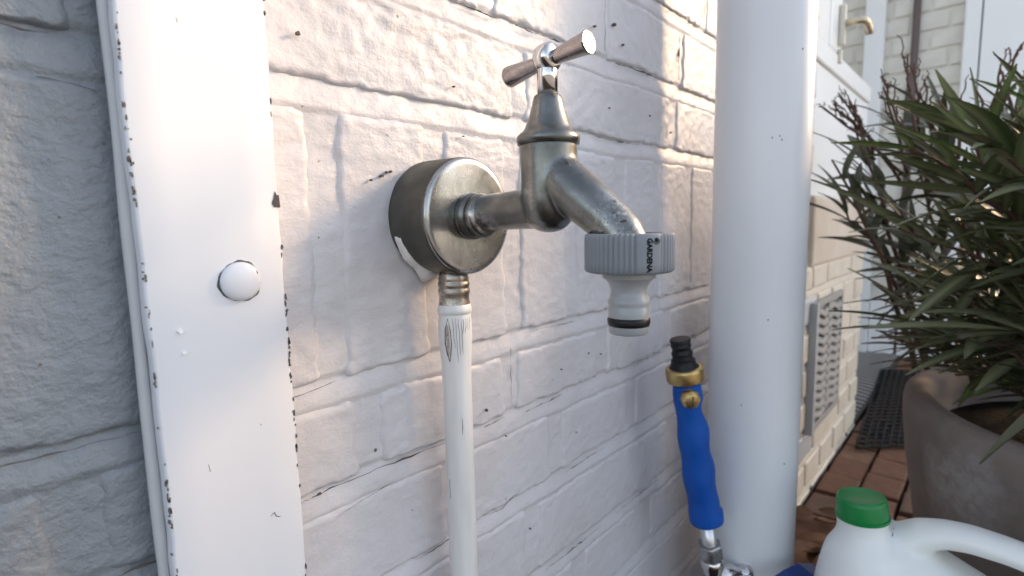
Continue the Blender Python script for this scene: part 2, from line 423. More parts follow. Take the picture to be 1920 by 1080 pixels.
def mortar_mesh(x0, x1, z0, z1, rx, rz, cut=None):
    nx = int((x1-x0)/rx); nz = int((z1-z0)/rz)
    X, Z = np.meshgrid(np.linspace(x0, x1, nx+1), np.linspace(z0, z1, nz+1))
    base = np.full_like(X, -.0006)
    for zb in ZB:
        t = (Z-(zb-HJ))/(2*HJ)                     # struck joint: low under the brick above, flush at the brick below
        k = (t > -.2) & (t < 1.2)
        base = np.where(k, .0004-.0024*np.clip(t, 0, 1)**1.5, base)
    base = base+relief(X, Z)*.8+.0005*fbm(X*60, Z*60, 71, 3)
    Y = -base
    X2, Z2 = warp(X, Z)
    X2[:, 0] = x0; X2[:, -1] = x1
    V = np.stack([X2, Y, Z2], -1).reshape(-1, 3).tolist(); n1 = nx+1
    F = [(j*n1+i, j*n1+i+1, (j+1)*n1+i+1, (j+1)*n1+i) for j in range(nz) for i in range(nx)]
    b = len(V); D = .11
    V += [(x0, D, z0), (x1, D, z0), (x1, D, z1), (x0, D, z1)]
    lo = list(range(0, n1)); hi = [nz*n1+i for i in range(n1)]; le = [j*n1 for j in range(nz+1)]; ri = [j*n1+nx for j in range(nz+1)]
    F += [(b, b+3, b+2, b+1), tuple([b, b+1]+lo[::-1]), tuple([b+2, b+3]+hi), tuple([b+3, b]+le), tuple([b+1, b+2]+ri[::-1])]
    return mesh('mortar', V, F)
BX = .072     # hidden behind the board: where the wall with painted-in shade meets the white one
wall = empty('brick_wall', (.6, 0, 0), 'white painted brick wall that carries the tap, behind tap and downpipe', 'wall')
shade_wall = empty('brick_wall', (-.05, 0, 0), 'rough brick wall with painted-in grey shade left of the white timber board', 'wall')
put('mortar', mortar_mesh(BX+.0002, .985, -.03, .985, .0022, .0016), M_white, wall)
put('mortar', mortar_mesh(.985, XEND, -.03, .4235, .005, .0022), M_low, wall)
put('mortar', mortar_mesh(-.14, BX-.0002, -.03, .985, .0022, .0016), M_shade, shade_wall)
seed = 500
for z0, z1, xs in ROWS:
    for a, c in zip(xs[:-1], xs[1:]):
        seed += 1
        rr = random.Random(seed)
        if a > .98 and z1 > .44: continue
        hz = HJ*rr.uniform(.75, 1.1)
        pieces = []
        c2 = min(c, .983) if (a < .983 and z1 > .44) else c
        L = a+HJ*rr.uniform(.6, 1.0); Rr = c2-HJ*rr.uniform(.6, 1.0) if c2 < XEND else XEND-.001
        if L < BX < Rr: pieces = [(L, BX-.001, M_shade, shade_wall), (BX+.001, Rr, M_white, wall)]
        elif Rr <= BX: pieces = [(L, Rr, M_shade, shade_wall)]
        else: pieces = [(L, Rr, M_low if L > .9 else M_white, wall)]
        for (p, q, mm, par) in pieces:
            if q-p < .012: continue
            res = .0016 if q < .62 else .004
            if z0 < .12 or z0 > .8: res = max(res, .004)
            pr_ = rr.uniform(.0002, .0010) if q < .95 else rr.uniform(.002, .0035)
            if p > .2 and q < .5 and z0 > .57: pr_ *= .7
            put('brick', brick_mesh(p, q, z0+hz, z1-hz, res, seed, pr_), mm, par)
# dark open cracks under brick edges
def crack(pts, w, par, surf=-.0022, seed=0, name='crack'):
    rr = random.Random(seed); P = []; Rd = []
    n = max(4, int((Vector(pts[-1])-Vector(pts[0])).length/.003))
    for i in range(n+1):
        t = i/n*(len(pts)-1); k = min(int(t), len(pts)-2); f = t-k
        x = pts[k][0]*(1-f)+pts[k+1][0]*f; z = pts[k][1]*(1-f)+pts[k+1][1]*f
        x, z = warp(x, z)
        P.append((x, surf+.0002+rr.uniform(-.0002, .0006), z+rr.uniform(-.00035, .00035)))
        Rd.append(.52*w*(.25+.75*math.sin(math.pi*min(1, max(.05, i/n))))*rr.uniform(.2, 1.3)*(.35+.65*abs(float(vn(i*.35, seed*3.1, 7)))*1.8))
    V, F = tube(P, Rd, 6)
    return put(name, mesh(name, V, F), M_crack, par)
u_ = HJ*.72
for k, (pts, w, sf) in enumerate([
    ([(.212, .629+u_), (.243, .629+u_)], .0011, -.0018), ([(.258, .629+u_), (.312, .629+u_)], .0012, -.0018),
    ([(.375, .629+u_), (.455, .629+u_)], .0014, -.0018), ([(.50, .629+u_), (.575, .629+u_)], .0007, -.0018),
    ([(.432, .692+u_), (.515, .692+u_)], .0014, -.0018), ([(.545, .692+u_), (.60, .692+u_)], .0016, -.002),
    ([(.545, .70), (.5455, .74)], .0007, -.001), ([(.335, .571+u_), (.42, .571+u_)], .0008, -.0012), ([(.44, .571+u_), (.50, .571+u_)], .0006, -.0014),
    ([(.10, .382+u_), (.115, .382+u_*1.3), (.207, .382+u_)], .0010, -.0019), ([(.222, .382+u_), (.240, .382+u_*1.4)], .0007, -.0015),
    ([(.262, .382+u_*.6), (.303, .382+u_*1.1)], .0007, -.0018), ([(.405, .382+u_), (.465, .382+u_*1.2)], .0007, -.0018),
    ([(.218, .322+u_*1.8), (.236, .322+u_*1.2), (.254, .322+u_*2.6)], .0005, -.0018), ([(.305, .322+u_), (.36, .322+u_)], .0009, -.0019),
    ([(.280, .2565+u_), (.350, .2565+u_)], .0009, -.0019), ([(.376, .2565+u_), (.455, .2565+u_)], .0009, -.0017),
    ([(.249, .43), (.2485, .41), (.249, .392)], .0004, -.0006), ([(.262, .434+u_), (.33, .434+u_)], .0005, -.0015),
    ([(.103, .434+u_*.5), (.125, .434+u_*1.2)], .0005, -.0018), 
    ([(.362, .64), (.361, .67), (.363, .688)], .0006, -.001), ([(.489, .64), (.488, .66), (.49, .684)], .0010, -.001),
    ([(.12, .372), (.155, .377)], .0003, -.0026), ([(.165, .322+u_), (.205, .322+u_*1.2)], .0006, -.0018), ([(.20, .2565+u_), (.245, .2565+u_)], .0007, -.0018)]):
    crack(pts, w, wall, sf, k)
for k, (pts, w, sf) in enumerate([([(-.01, .571+u_), (.034, .571+u_*.8)], .0011, -.002), ([(-.03, .434+u_), (.06, .434+u_*1.1)], .0004, -.0013),
                                  ([(.03, .571-.01), (.045, .571-.012)], .0004, -.0012), ([(.03, .383+u_), (.06, .383+u_)], .0012, -.0018)]):
    crack(pts, w, shade_wall, sf, 60+k)
# small dents where the paint has flaked
def chip(x, y, z, sx, sz, par, seed, m=None, name='paint_chip', n=9, th=.0003):
    rr = random.Random(seed); bm = bmesh.new()
    vs = [bm.verts.new((x+sx*math.cos(a)*rr.uniform(.45, 1.1), y, z+sz*math.sin(a)*rr.uniform(.45, 1.1))) for a in [2*math.pi*i/n for i in range(n)]]
    f = bm.faces.new(vs); r = bmesh.ops.extrude_face_region(bm, geom=[f])
    for v in [e for e in r['geom'] if isinstance(e, bmesh.types.BMVert)]: v.co.y += th+.0012
    return put(name, bmmesh(name, bm), m or M_crack, par)
rr = random.Random(5)
for k, (x, z, s) in enumerate([(.155, .535, .0011), (.158, .537, .0007), (.1605, .5375, .0008), (.1165, .593, .0013), (.223, .396, .0011), (.149, .533, .0006), (.211, .560, .0007), (.30, .405, .0006), (.254, .601, .0007), (.365, .597, .0008), (.43, .60, .0008),
                               (.318, .352, .0006), (.24, .374, .0007), (.335, .41, .0008), (.352, .406, .0007), (.262, .3, .0007), (.345, .652, .0018), (.372, .66, .0022), (.385, .648, .0016), (.205, .586, .0007), (.47, .59, .0012), (.30, .595, .0007), (.102, .58, .0006)]):
    chip(x, -.0032, z, s, s*rr.uniform(.5, 1.1), wall, 900+k)

# rendered sill block, window frame above it, air brick below
sb = obx('window_sill', box(.99, 1.50, -.006, .108, .4262, .546), M_sill, None, .006)
tag(sb, 'smooth beige rendered sill block above the air vent, right of the downpipe', 'window sill')
wf = empty('window_frame', (1.2, 0, .546), 'white painted window frame with a lever handle standing on the beige sill', 'window frame')
obx('panel', box(.985, 1.485, .006, .05, .5462, .765), M_trim, wf, .003)
obx('rail', box(.987, 1.481, .001, .04, .7652, .80), M_trim, wf, .003)
obx('post', box(.99, 1.08, .004, .05, .8002, 1.5), M_trim, wf, .004)
obx('sash_stile', box(1.082, 1.165, .002, .046, .8002, 1.5), M_trim, wf, .006)
obx('glazing_bead', box(1.1652, 1.175, .012, .04, .8002, 1.5), M_trim, wf, .003)
hp = obx('handle_plate', box(1.135, 1.151, -.008, .0018, .815, .885), M_plate, wf, .003)
V, F = tube([(1.143, -.004, .852), (1.143, -.028, .852), (1.147, -.034, .852), (1.158, -.036, .851), (1.185, -.036, .848), (1.190, -.036, .838)], [.006, .006, .0068, .007, .007, .0065], 14)
put('lever', mesh('lever', V, F), M_handle, hp)
obx('keyhole_plate', box(1.137, 1.149, -.004, .0018, .735+.05, .775+.034), M_plate, wf, .002)
vt = empty('air_vent', (1.12, -.004, .24), 'white vent with two columns of wavy louvres set in the wall beside the downpipe', 'air vent')
for nm, b in (('frame', box(1.005, 1.018, -.014, 0, .130, .365)), ('frame', box(1.222, 1.232, -.010, 0, .130, .365)), ('frame', box(1.0182, 1.2218, -.011, 0, .130, .142)), ('frame', box(1.0182, 1.2218, -.010, 0, .354, .365)), ('mullion', box(1.113, 1.121, -.009, 0, .1422, .3538))):
    obx(nm, b, M_bead if b[0][0][0] < 1.01 else M_vent, vt, .001)
obx('back_plate', box(1.018, 1.222, -.0045, .004, .1421, .3539), M_vent, vt, 0)
def louvre(x0, x1, z):
    V = []; F = []; n = 16
    for i in range(n+1):
        x = x0+(x1-x0)*i/n; w = .0050*math.sin(2*math.pi*(x-x0)/(x1-x0))
        V += [(x, -.0045, z+.0135+w), (x, -.0105, z-.003+w), (x, -.0095, z-.0045+w), (x, -.003, z+.002+w)]
    for i in range(n):
        for k in range(4): a = i*4+k; b = i*4+(k+1) % 4; F.append((a, a+4, b+4, b))
    F += [(0, 1, 2, 3), tuple(n*4+k for k in (3, 2, 1, 0))]
    return mesh('louvre', V, F)
for c in ((1.0185, 1.1125), (1.1215, 1.2215)):
    for i in range(12): put('louvre', louvre(c[0], c[1], .150+i*.0172), M_vent, vt)

# ------------------------------------------------------------------ RETURN WALL at the back
bw = empty('brick_wall', (2.40, .1, 0), 'cream painted far brick wall facing the camera behind the plant', 'wall')
XR = 2.35
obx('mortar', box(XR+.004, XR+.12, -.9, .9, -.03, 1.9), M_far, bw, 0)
def simple_brick(w, h, seed):
    r2 = random.Random(seed); bm = bmesh.new(); bmesh.ops.create_cube(bm, size=1)
    for v in bm.verts: v.co.x *= .02; v.co.y *= w; v.co.z *= h; v.co.y += r2.uniform(-.001, .001); v.co.z += r2.uniform(-.001, .001)
    bmesh.ops.bevel(bm, geom=[e for e in bm.edges if e.verts[0].co.x < 0 and e.verts[1].co.x < 0], offset=.003, segments=2, affect='EDGES')
    return bmmesh('brick', bm)
SB = [simple_brick(.099, .054, i) for i in range(5)]
for j in range(29):
    for i in range(10):
        y = -.45+.1*i*1.07+(.053 if j % 2 else 0); z = .03+.0625*j
        p = proj((XR, y, z))
        if not p or p[0] < 1560 or p[0] > 1990 or p[1] < -60: continue
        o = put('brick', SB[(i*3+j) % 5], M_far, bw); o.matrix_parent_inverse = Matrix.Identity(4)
        o.location = (XR+.007-2.40+random.uniform(-.001, .001), y-.1, z)
po = obx('timber_post', box(XR-.045, XR-.0045, .100, .160, 0, 1.8), M_trim, None, .004)
tag(po, 'narrow white vertical post standing in front of the far cream brick wall', 'post')
bp = put('drain_pipe', mesh('drain_pipe', *tube([(XR-.02, .015, 0), (XR-.02, .015, 1.8)], .011, 20)), M_brown)
tag(bp, 'thin brown vertical pipe on the far cream brick wall', 'pipe')
dr = empty('door', (XR-.03, -.3, 0), 'smooth white door at the far right behind the plant', 'door')
obx('door_jamb', box(XR-.05, XR-.0045, -.153, -.112, 0, 1.9), M_trim, dr, .004)
obx('panel', box(XR-.045, XR-.0045, -.40, -.1565, 0, 1.9), M_trim, dr, .003)
obx('gap_strip', box(XR-.02, XR-.0045, -.1562, -.1532, 0, 1.9), M_brown, dr, 0)
sk = obx('skirting', box(XR-.03, XR-.0045, -.1118, .0990, 0, .21), M_trim, None, .004)
tag(sk, 'white painted base board at the foot of the far brick wall', 'base board')
# side of the recess, between the window and the far wall
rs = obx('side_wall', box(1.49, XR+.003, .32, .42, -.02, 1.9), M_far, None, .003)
tag(rs, 'pale side wall of the recess beyond the end of the brick wall', 'wall')

# mats on the paving
mt = empty('door_mat', (1.7, -.09, .005), 'black rubber ring mat lying on the clay pavers beside the pot', 'mat')
A, Bq, Cq, Dq = Vector((1.31, -.035, .012)), Vector((1.40, -.125, .012)), Vector((2.10, -.085, .012)), Vector((2.05, .02, .012))
parts = []
nu, nv = 7, 24
def q4(u, v): return (A*(1-u)+Bq*u)*(1-v)+(Dq*(1-u)+Cq*u)*v
for i in range(nu+1): parts.append(tube([q4(i/nu, v/12) for v in range(13)], .0032, 6))
for j in range(nv+1):
    parts.append(tube([q4(u/10, j/nv)+Vector((.0035*math.sin(u*math.pi*1.4), 0, .001)) for u in range(11)], .0030, 6))
gr = put('rubber_grid', mesh('rubber_grid', *merge(parts)), M_mat, mt); gr['kind'] = 'stuff'
m2 = empty('ribbed_mat', (1.9, .06, .004), 'grey ribbed mat with pale curved ridges by the foot of the far wall', 'mat')
E1, E2, E3, E4 = Vector((1.50, .01, .004)), Vector((1.50, .16, .004)), Vector((2.33, .15, .004)), Vector((2.33, -.01, .004))
V = [E1, Vector((1.50, .012, .004)), E2, E3, E4]
bm = bmesh.new(); vs = [bm.verts.new((p.x, p.y, z)) for z in (.001, .009) for p in (Vector((1.36, .0, 0)), E2, E3, E4)]
for f in ((0, 1, 2, 3), (7, 6, 5, 4), (0, 4, 5, 1), (1, 5, 6, 2), (2, 6, 7, 3), (3, 7, 4, 0)): bm.faces.new([vs[i] for i in f])
put('backing', bmmesh('backing', bm), M_mesh, m2)
for j in range(24):
    x = 1.52+.034*j
    put('ridge', mesh('ridge', *tube([(x+.022*math.sin(math.pi*k/8), .145-.14*k/8, .010) for k in range(9)], .0028, 6)), M_rib, m2)

# ------------------------------------------------------------------ TIMBER BOARD
bd = empty('timber_board', (.073, -.007, .5), 'white painted vertical timber board with chipped edges and a round screw cap', 'board')
YF = -.0143; BL, BR = .0487, .0976
V = []; F = []; nz = 260; prof_n = 0
ringpts = [(BL, .004), (BL, YF+.0012), (BL+.0004, YF+.0004), (BL+.0013, YF), (BL+.012, YF-.0001), (BR-.012, YF-.0001), (BR-.0013, YF), (BR-.0003, YF+.0005), (BR, YF+.0015), (BR, .004)]
for j in range(nz+1):
    z = -.0+.98*j/nz
    wl = .0006*vn(z*9, 0, 77)+.0003*vn(z*90, 0, 78); wr = .0007*vn(z*8, 5, 79)+.00035*vn(z*110, 5, 80)
    for (x, y) in ringpts: V.append((x+(wl if x < .07 else wr), y, z))
n1 = len(ringpts)
for j in range(nz):
    for i in range(n1):
        a = j*n1+i; b = j*n1+(i+1) % n1; F.append((a, b, b+n1, a+n1))
F += [tuple(range(n1-1, -1, -1)), tuple(range(nz*n1, nz*n1+n1))]
put('plank', mesh('plank', V, F), M_board, bd)
put('sealant_bead', mesh('sealant_bead', *tube([(BL-.0012+.0005*vn(z*11, 2, 5), -.0068, z) for z in np.linspace(0.001, .979, 90)], [.0019+.0003*float(vn(i*.3, 1, 9)) for i in range(90)], 12)), M_bead, bd)
put('paint_chip', chip(.0967, YF-.0003, .5215, .0019, .0042, None, 3).data, M_chip, bd)
bpy.data.objects.remove(bpy.data.objects['paint_chip.%03d' % 23] if False else [o for o in bpy.data.objects if o.name.startswith('paint_chip') and o.parent is None][0])
rr = random.Random(11); parts = []
def chipgeo(x, y, z, sx, sz):
    n = 7; a0 = [(x+sx*math.cos(2*math.pi*i/n)*rr.uniform(.4, 1.15), z+sz*math.sin(2*math.pi*i/n)*rr.uniform(.4, 1.15)) for i in range(n)]
    Vv = [(p, y, q) for p, q in a0]+[(p, y+.0012, q) for p, q in a0]
    return Vv, [tuple(range(n-1, -1, -1))]+[(i, (i+1) % n, (i+1) % n+n, i+n) for i in range(n)]
cl_ = [rr.gauss(.50, .07) for _ in range(16)]
for k in range(60):
    z = rr.choice(cl_)+rr.gauss(0, .005); parts.append(chipgeo(BL+.0004+rr.uniform(-.0003, .0006)+.0006*float(vn(z*9, 0, 77)), YF-.00005, z, rr.uniform(.00015, .0005), rr.uniform(.0003, .0016)))
for k in range(25):
    z = rr.uniform(.36, .62); parts.append(chipgeo(BL+rr.uniform(.0, .0012), YF-.00005, z, rr.uniform(.0002, .0005), rr.uniform(.0002, .0007)))
cl_ = [rr.uniform(.35, .51) for _ in range(14)]+[.60, .56]
for k in range(48):
    z = rr.choice(cl_)+rr.gauss(0, .004)
    parts.append(chipgeo(BR-.0004+rr.uniform(-.0004, .0004)+.0007*float(vn(z*8, 5, 79)), YF-.00005, z, rr.uniform(.0002, .0006), rr.uniform(.0003, .0019)))
e = put('chipped_edge', mesh('chipped_edge', *merge(parts), smooth=False), M_chip, bd); e['kind'] = 'stuff'
# screw cap, proud and chipped
sc = put('screw_cap', mesh('screw_cap', *lathe([(0, .0074), (.0009, .0075), (.0018, .0071), (.0025, .0060), (.0030, .004), (.00325, .002), (.0033, .0004)], (.0803, YF-.0001, .4905), (0, -1, 0), 40)), M_board, bd)
put('cap_gap_shadow', mesh('cap_gap_shadow', *lathe([(0, .0084), (.0002, .0081)], (.0803, YF, .4905), (0, -1, 0), 40, lambda th, t, r: r+.0004*math.sin(3*th+1)-.0003+.0002*math.sin(11*th))), M_chip, sc)  # dark ring: crack round the cap, with its shadow coloured in
chip(.0858, YF-.0024, .4925, .0009, .0024, sc, 31, M_crack, 'broken_edge')
for k, (x, z, sx, sz, mm) in enumerate([(.0585, .4745, .0012, .0010, M_trim), (.0592, .4665, .0009, .0006, M_trim)]):
    chip(x, YF-.0009, z, sx, sz, bd, 40+k, mm, 'paint_blister')
for k, pts in enumerate([[(.0845, .3925), (.0862, .3935), (.0868, .3915), (.0885, .3905)], [(.0635, .4225), (.0639, .4195)], [(.0665, .5835), (.0668, .582)], [(.0835, .4325), (.0838, .4317)]]):
    P = [(x, YF-.0001, z) for x, z in pts]
    put('crack', mesh('crack', *tube(P, [.0001]+[.00022]*(len(P)-2)+[.0001], 5)), M_crack, bd)

# ------------------------------------------------------------------ TAP
SX = .189; ZA = .5145
tap = empty('outdoor_tap', (SX, 0, ZA), 'weathered nickel outdoor tap with crossbar handle on a round wall rosette', 'tap')
# rosette
pr1 = [(-.001, .0302), (.004, .0303), (.018, .0301), (.0265, .0299), (.0280, .0297)]
pr2 = [(.0280, .0297), (.0290, .0291), (.0296, .0282), (.0298, .026), (.0300, .018), (.0301, .010), (.0301, .002)]
ro = put('rosette', mesh('rosette', *lathe(pr2, (SX, 0, ZA), (0, -1, 0), 96)), M_rose, tap)
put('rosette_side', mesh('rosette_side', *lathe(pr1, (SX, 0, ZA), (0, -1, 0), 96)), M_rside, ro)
put('collar_ring', mesh('collar_ring', *lathe([(.029, .0100), (.0297, .0116), (.0325, .0118), (.0345, .0112), (.0352, .0100), (.0358, .0108), (.0385, .0110), (.0405, .0104), (.0415, .0092)], (SX, 0, ZA), (0, -1, -.0), 64)), M_zinc, tap)
# lifted paint lip under the rosette, against the wall
V = []; F = []
for i in range(22):
    a = R(198+i*3.7); rr0 = .0300; out = .0003+.0058*math.exp(-((i-14)/2.6)**2)+.0016*math.exp(-((i-7)/3.5)**2)+.0005*abs(math.sin(i*1.9))
    for (r_, y_) in ((rr0+.0001, -.0095), (rr0+out*.5, -.0065-out*.2), (rr0+out, -.0045), (rr0+out*.8, -.0035), (rr0-.0006, -.004)):
        V.append((SX+r_*math.cos(a), y_, ZA+r_*math.sin(a)))
for i in range(21):
    for k in range(5): a = i*5+k; b = i*5+(k+1) % 5; F.append((a, a+5, b+5, b))
F += [(0, 1, 2, 3, 4), tuple(21*5+k for k in (4, 3, 2, 1, 0))]
put('paint_flake', mesh('paint_flake', V, F), M_cpaint, tap)
# cast body: arm, barrel and spout fused
YB = -.0805
parts = []
parts.append(lathe([(.030, .0092), (.04, .0090), (.055, .0090), (.070, .0094), (.0805, .0098)], (SX, 0, ZA), (0, -1, .035), 48))
zt = .5455
parts.append(lathe([(0, .0127), (-.004, .0127), (-.018, .0126), (-.026, .0125), (-.0305, .0118), (-.0345, .0102), (-.0375, .0075), (-.0390, .0045), (-.0396, .001)][::-1], (SX, YB, zt), (0, 0, 1), 56))
sp = [(SX, YB-.002, .533), (SX, YB-.008, .5275), (SX, YB-.016, .5215), (SX, YB-.025, .5150), (SX, YB-.032, .5095), (SX, YB-.0365, .5050), (SX, YB-.039, .5005), (SX, YB-.0405, .495)]
parts.append(tube(sp, [.0100, .0110, .0106, .0099, .0094, .0092, .0092, .0094], 40))
me = mesh('valve_body', *merge(parts))
body = put('valve_body', me, M_zinc, tap)
rm = body.modifiers.new('remesh', 'REMESH'); rm.mode = 'VOXEL'; rm.voxel_size = .0007; rm.use_smooth_shade = True
sm = body.modifiers.new('smooth', 'SMOOTH'); sm.iterations = 26; sm.factor = .6
bn = put('bonnet', mesh('bonnet', *lathe([(-.0015, .0125), (-.0012, .0136), (.0008, .0140), (.0024, .0138), (.0036, .0125), (.0046, .0112), (.0062, .0102), (.010, .0087), (.014, .0074), (.0172, .0066), (.0192, .0061), (.0200, .0052)], (SX, YB, zt), (0, 0, 1), 64)), M_zinc, tap)
put('spindle', mesh('spindle', *lathe([(0, .0046), (.010, .0045), (.0125, .0043), (.014, .0043)], (SX, YB, zt+.0195), (0, 0, 1), 40)), M_chrome, tap)
hd = put('handle_hub', mesh('handle_hub', *lathe([(-.0044, .0028), (-.0042, .0050), (-.0030, .0060), (-.001, .0064), (.001, .0064), (.0030, .0060), (.0042, .0050), (.0044, .0028)], (SX, YB, .5808), (0, -1, .10), 40)), M_chrome, tap)
hb = lathe([(-.0235, .0008), (-.0234, .0040), (-.0228, .0046), (-.0215, .0047), (-.013, .0039), (-.004, .0030), (0, .0029), (.004, .0030), (.013, .0039), (.0205, .0046), (.0212, .0048), (.0218, .0044), (.0219, .0008)], (SX, YB, .5800), (0, -1, .12), 48)
hbo = put('crossbar', mesh('crossbar', *hb), M_barchrome, tap); sharp(hbo, 50)

# hose connector on the spout (stands alone, screwed on)
YC = YB-.0402
hc = empty('hose_connector', (SX, YC, .49), 'grey plastic ribbed hose connector screwed onto the tap spout', 'hose connector')
toward = math.atan2(CAM[1]-YC, CAM[0]-SX)
X0, Y0, D0 = frame_of((0, 0, 1))
def world_ang(th): d = X0*math.cos(th)+Y0*math.sin(th); return math.atan2(d.y, d.x)
RC = .0177
lab = toward+.45              # label angle, to the right of the view axis
def ribs(th, t, r):
    if r < .0165: return r
    a = (world_ang(th)-lab+math.pi) % (2*math.pi)-math.pi
    k = min(1, max(0, (abs(a)-.24)/.05))
    w = .5+.5*math.cos(world_ang(th)*54)
    return r-.0007*k*(1-w**.7)
prof = [(0, .0100), (0, .0165), (.0004, .0172), (.0012, RC), (.004, RC), (.008, RC), (.0125, RC), (.0144, RC-.0001), (.0151, .0173), (.0154, .0166), (.0154, .0135), (.0140, .0130), (.0140, .0088)]
o = put('union_nut', mesh('union_nut', *lathe(prof, (SX, YC, .4901), (0, 0, 1), 440, ribs, False)), M_gplast, hc); sharp(o, 60)
# inner floor so the nut is closed
put('washer', mesh('washer', *lathe([(0, .0134), (.001, .0134), (.001, .0085), (0, .0085), (0, .0134)], (SX, YC, .5015), (0, 0, 1), 48, None, False)), M_rubber, hc)
npf = [(0, .0060), (0, .0078), (-.0003, .0083), (-.0015, .0083)]
prof = [(.4650, .0050), (.4650, .0074), (.4656, .0080), (.4683, .0082), (.4685, .0074), (.4716, .0074), (.4718, .0083), (.4755, .0084), (.4762, .0081), (.4770, .0083), (.4780, .0085), (.4790, .0083), (.4800, .0077), (.4815, .0073), (.4830, .0073), (.4848, .0078), (.4865, .0088), (.4874, .0099), (.4877, .0106), (.4899, .0108), (.4902, .0108), (.4902, .0050)]
prof = [(t-.49, r) for t, r in prof]
o = put('nipple', mesh('nipple', *lathe(prof, (SX, YC, .49), (0, 0, 1), 72, None, False)), M_gplast2, hc); sharp(o, 60)
put('o_ring', mesh('o_ring', *lathe([(-.0021, .0074), (-.0018, .0082), (-.0006, .0086), (.0006, .0086), (.0018, .0082), (.0021, .0074)], (SX, YC, .47005), (0, 0, 1), 64)), M_rubber, hc)
# printed name on the smooth part of the nut
def text_on_nut(body_, size, along, zc, ang, name):
    cu = bpy.data.curves.new(name, 'FONT'); cu.body = body_; cu.size = size; cu.align_x = 'CENTER'; cu.align_y = 'CENTER'; cu.resolution_u = 3; cu.offset = size*.065
    to = bpy.data.objects.new(name, cu); COL.objects.link(to)
    dg = bpy.context.evaluated_depsgraph_get(); me = bpy.data.meshes.new_from_object(to.evaluated_get(dg)); bpy.data.objects.remove(to)
    for v in me.vertices:
        x, y = v.co.x*along, v.co.y           # text runs downwards: +x -> -z, +y -> to the right
        a = ang+y/RC; v.co = (SX+(RC+.00006)*math.cos(a), YC+(RC+.00006)*math.sin(a), zc-x)
    me.name = name; me.materials.clear()
    return put(name, me, M_ink, bpy.data.objects['union_nut'])
text_on_nut('GARDENA', .0028, .95, .4975, lab-.02, 'lettering')
parts = []
def disc(cy, cz, r, n=16, inner=None):
    Vv = []; 
    for k in range(n):
        a = 2*math.pi*k/n; Vv.append((cy+r*math.cos(a), cz+r*math.sin(a)))
    return Vv
def wrapface(pts2, extra=0):
    return [(SX+(RC+.00006+extra)*math.cos(lab+u/RC), YC+(RC+.00006+extra)*math.sin(lab+u/RC), z) for u, z in pts2]
parts.append((wrapface(disc(.0026, .5030, .00095, 14)), [tuple(range(14))]))
for k in range(7):
    a = R(-170+k*26.7+10); c = (.0026+.0014*math.cos(a), .5030+.0014*math.sin(a)*1.0)
    parts.append((wrapface(disc(c[0], c[1], .00030, 8)), [tuple(range(8))]))
put('flower_emblem', mesh('flower_emblem', *merge(parts), smooth=False), M_ink, bpy.data.objects['union_nut'])

# ------------------------------------------------------------------ COPPER SUPPLY PIPE, painted white
PX, PY = .1865, -.0175
pp = empty('supply_pipe', (PX, PY, 0), 'white painted water pipe with cracked paint running down from the rosette', 'pipe')
prof = [(-.004, .0075), (.0, .0077), (.2, .0077), (.395, .0078), (.425, .0078), (.436, .0080), (.444, .0086), (.452, .0091), (.460, .0088), (.4655, .0082), (.4680, .0078)]
prof2 = []
for (a, r1), (b, r2) in zip(prof[:-1], prof[1:]):
    n = max(1, int((b-a)/.004))
    for i in range(n): prof2.append((a+(b-a)*i/n, r1+(r2-r1)*i/n))
prof2.append(prof[-1])
put('painted_tube', mesh('painted_tube', *lathe(prof2, (PX, PY, 0), (0, 0, 1), 56, lambda th, t, r: r+.00018*float(vn(th*2.5, t*60, 4)))), M_cpaint, pp)
prof = [(.4640, .0078), (.4645, .0087), (.4658, .0089), (.4690, .0084), (.4715, .0080), (.4735, .0080), (.4745, .0084), (.4765, .0084), (.4770, .0081), (.4778, .0081), (.4784, .0084), (.4800, .0084), (.4806, .0080), (.4815, .0080), (.4822, .0082), (.4835, .0078), (.4875, .0074), (.4878, .0060)]
o = put('compression_nut', mesh('compression_nut', *lathe(prof, (PX, PY, 0), (0, 0, 1), 56)), M_nut, pp)
put('paint_band', mesh('paint_band', *lathe([(.4636, .0082), (.4640, .0091), (.4660, .0091), (.4685, .00865), (.4690, .0080)], (PX, PY, 0), (0, 0, 1), 56, lambda th, t, r: r)), M_cpaint, pp)
tow = math.atan2(CAM[1]-PY, CAM[0]-PX)
def radp(z):
    zs = [p[0] for p in prof2]; rs_ = [p[1] for p in prof2]; return float(np.interp(z, zs, rs_))
def pipeline(a_list, w):
    P = []; Rd = []
    for i, (da, z) in enumerate(a_list):
        a = tow+da; r_ = radp(z)+.00006; P.append((PX+r_*math.cos(a), PY+r_*math.sin(a), z)); Rd.append(w*(.4 if i in (0, len(a_list)-1) else 1))
    return put('paint_crack', mesh('paint_crack', *tube(P, Rd, 5)), M_crack, pp)
rr = random.Random(3)
for k in range(8):
    a0 = -.15+k*.17; z1_ = .4625-rr.uniform(0, .001); ln = rr.uniform(.006, .022)*(1.1 if k < 5 else .7)
    pipeline([(a0+(-.10*(i/6)**2*(1 if k > 3 else -.6))+rr.uniform(-.02, .02)-.12*math.sin(i/6*2)*(k-4)*.12, z1_-ln*i/6) for i in range(7)], .00010)
pipeline([(-.45, .462), (-.62, .456), (-.66, .449), (-.55, .443), (-.42, .439)], .0003)
pipeline([(-.45, .462), (-.30, .456), (-.25, .449), (-.33, .443), (-.42, .439)], .00024)
V = []; 
for i in range(16):
    a = 2*math.pi*i/16; z = .4505+.0085*math.sin(a); da = -.46+.10*math.cos(a); r_ = radp(z)+.00012
    V.append((PX+r_*math.cos(tow+da), PY+r_*math.sin(tow+da), z))
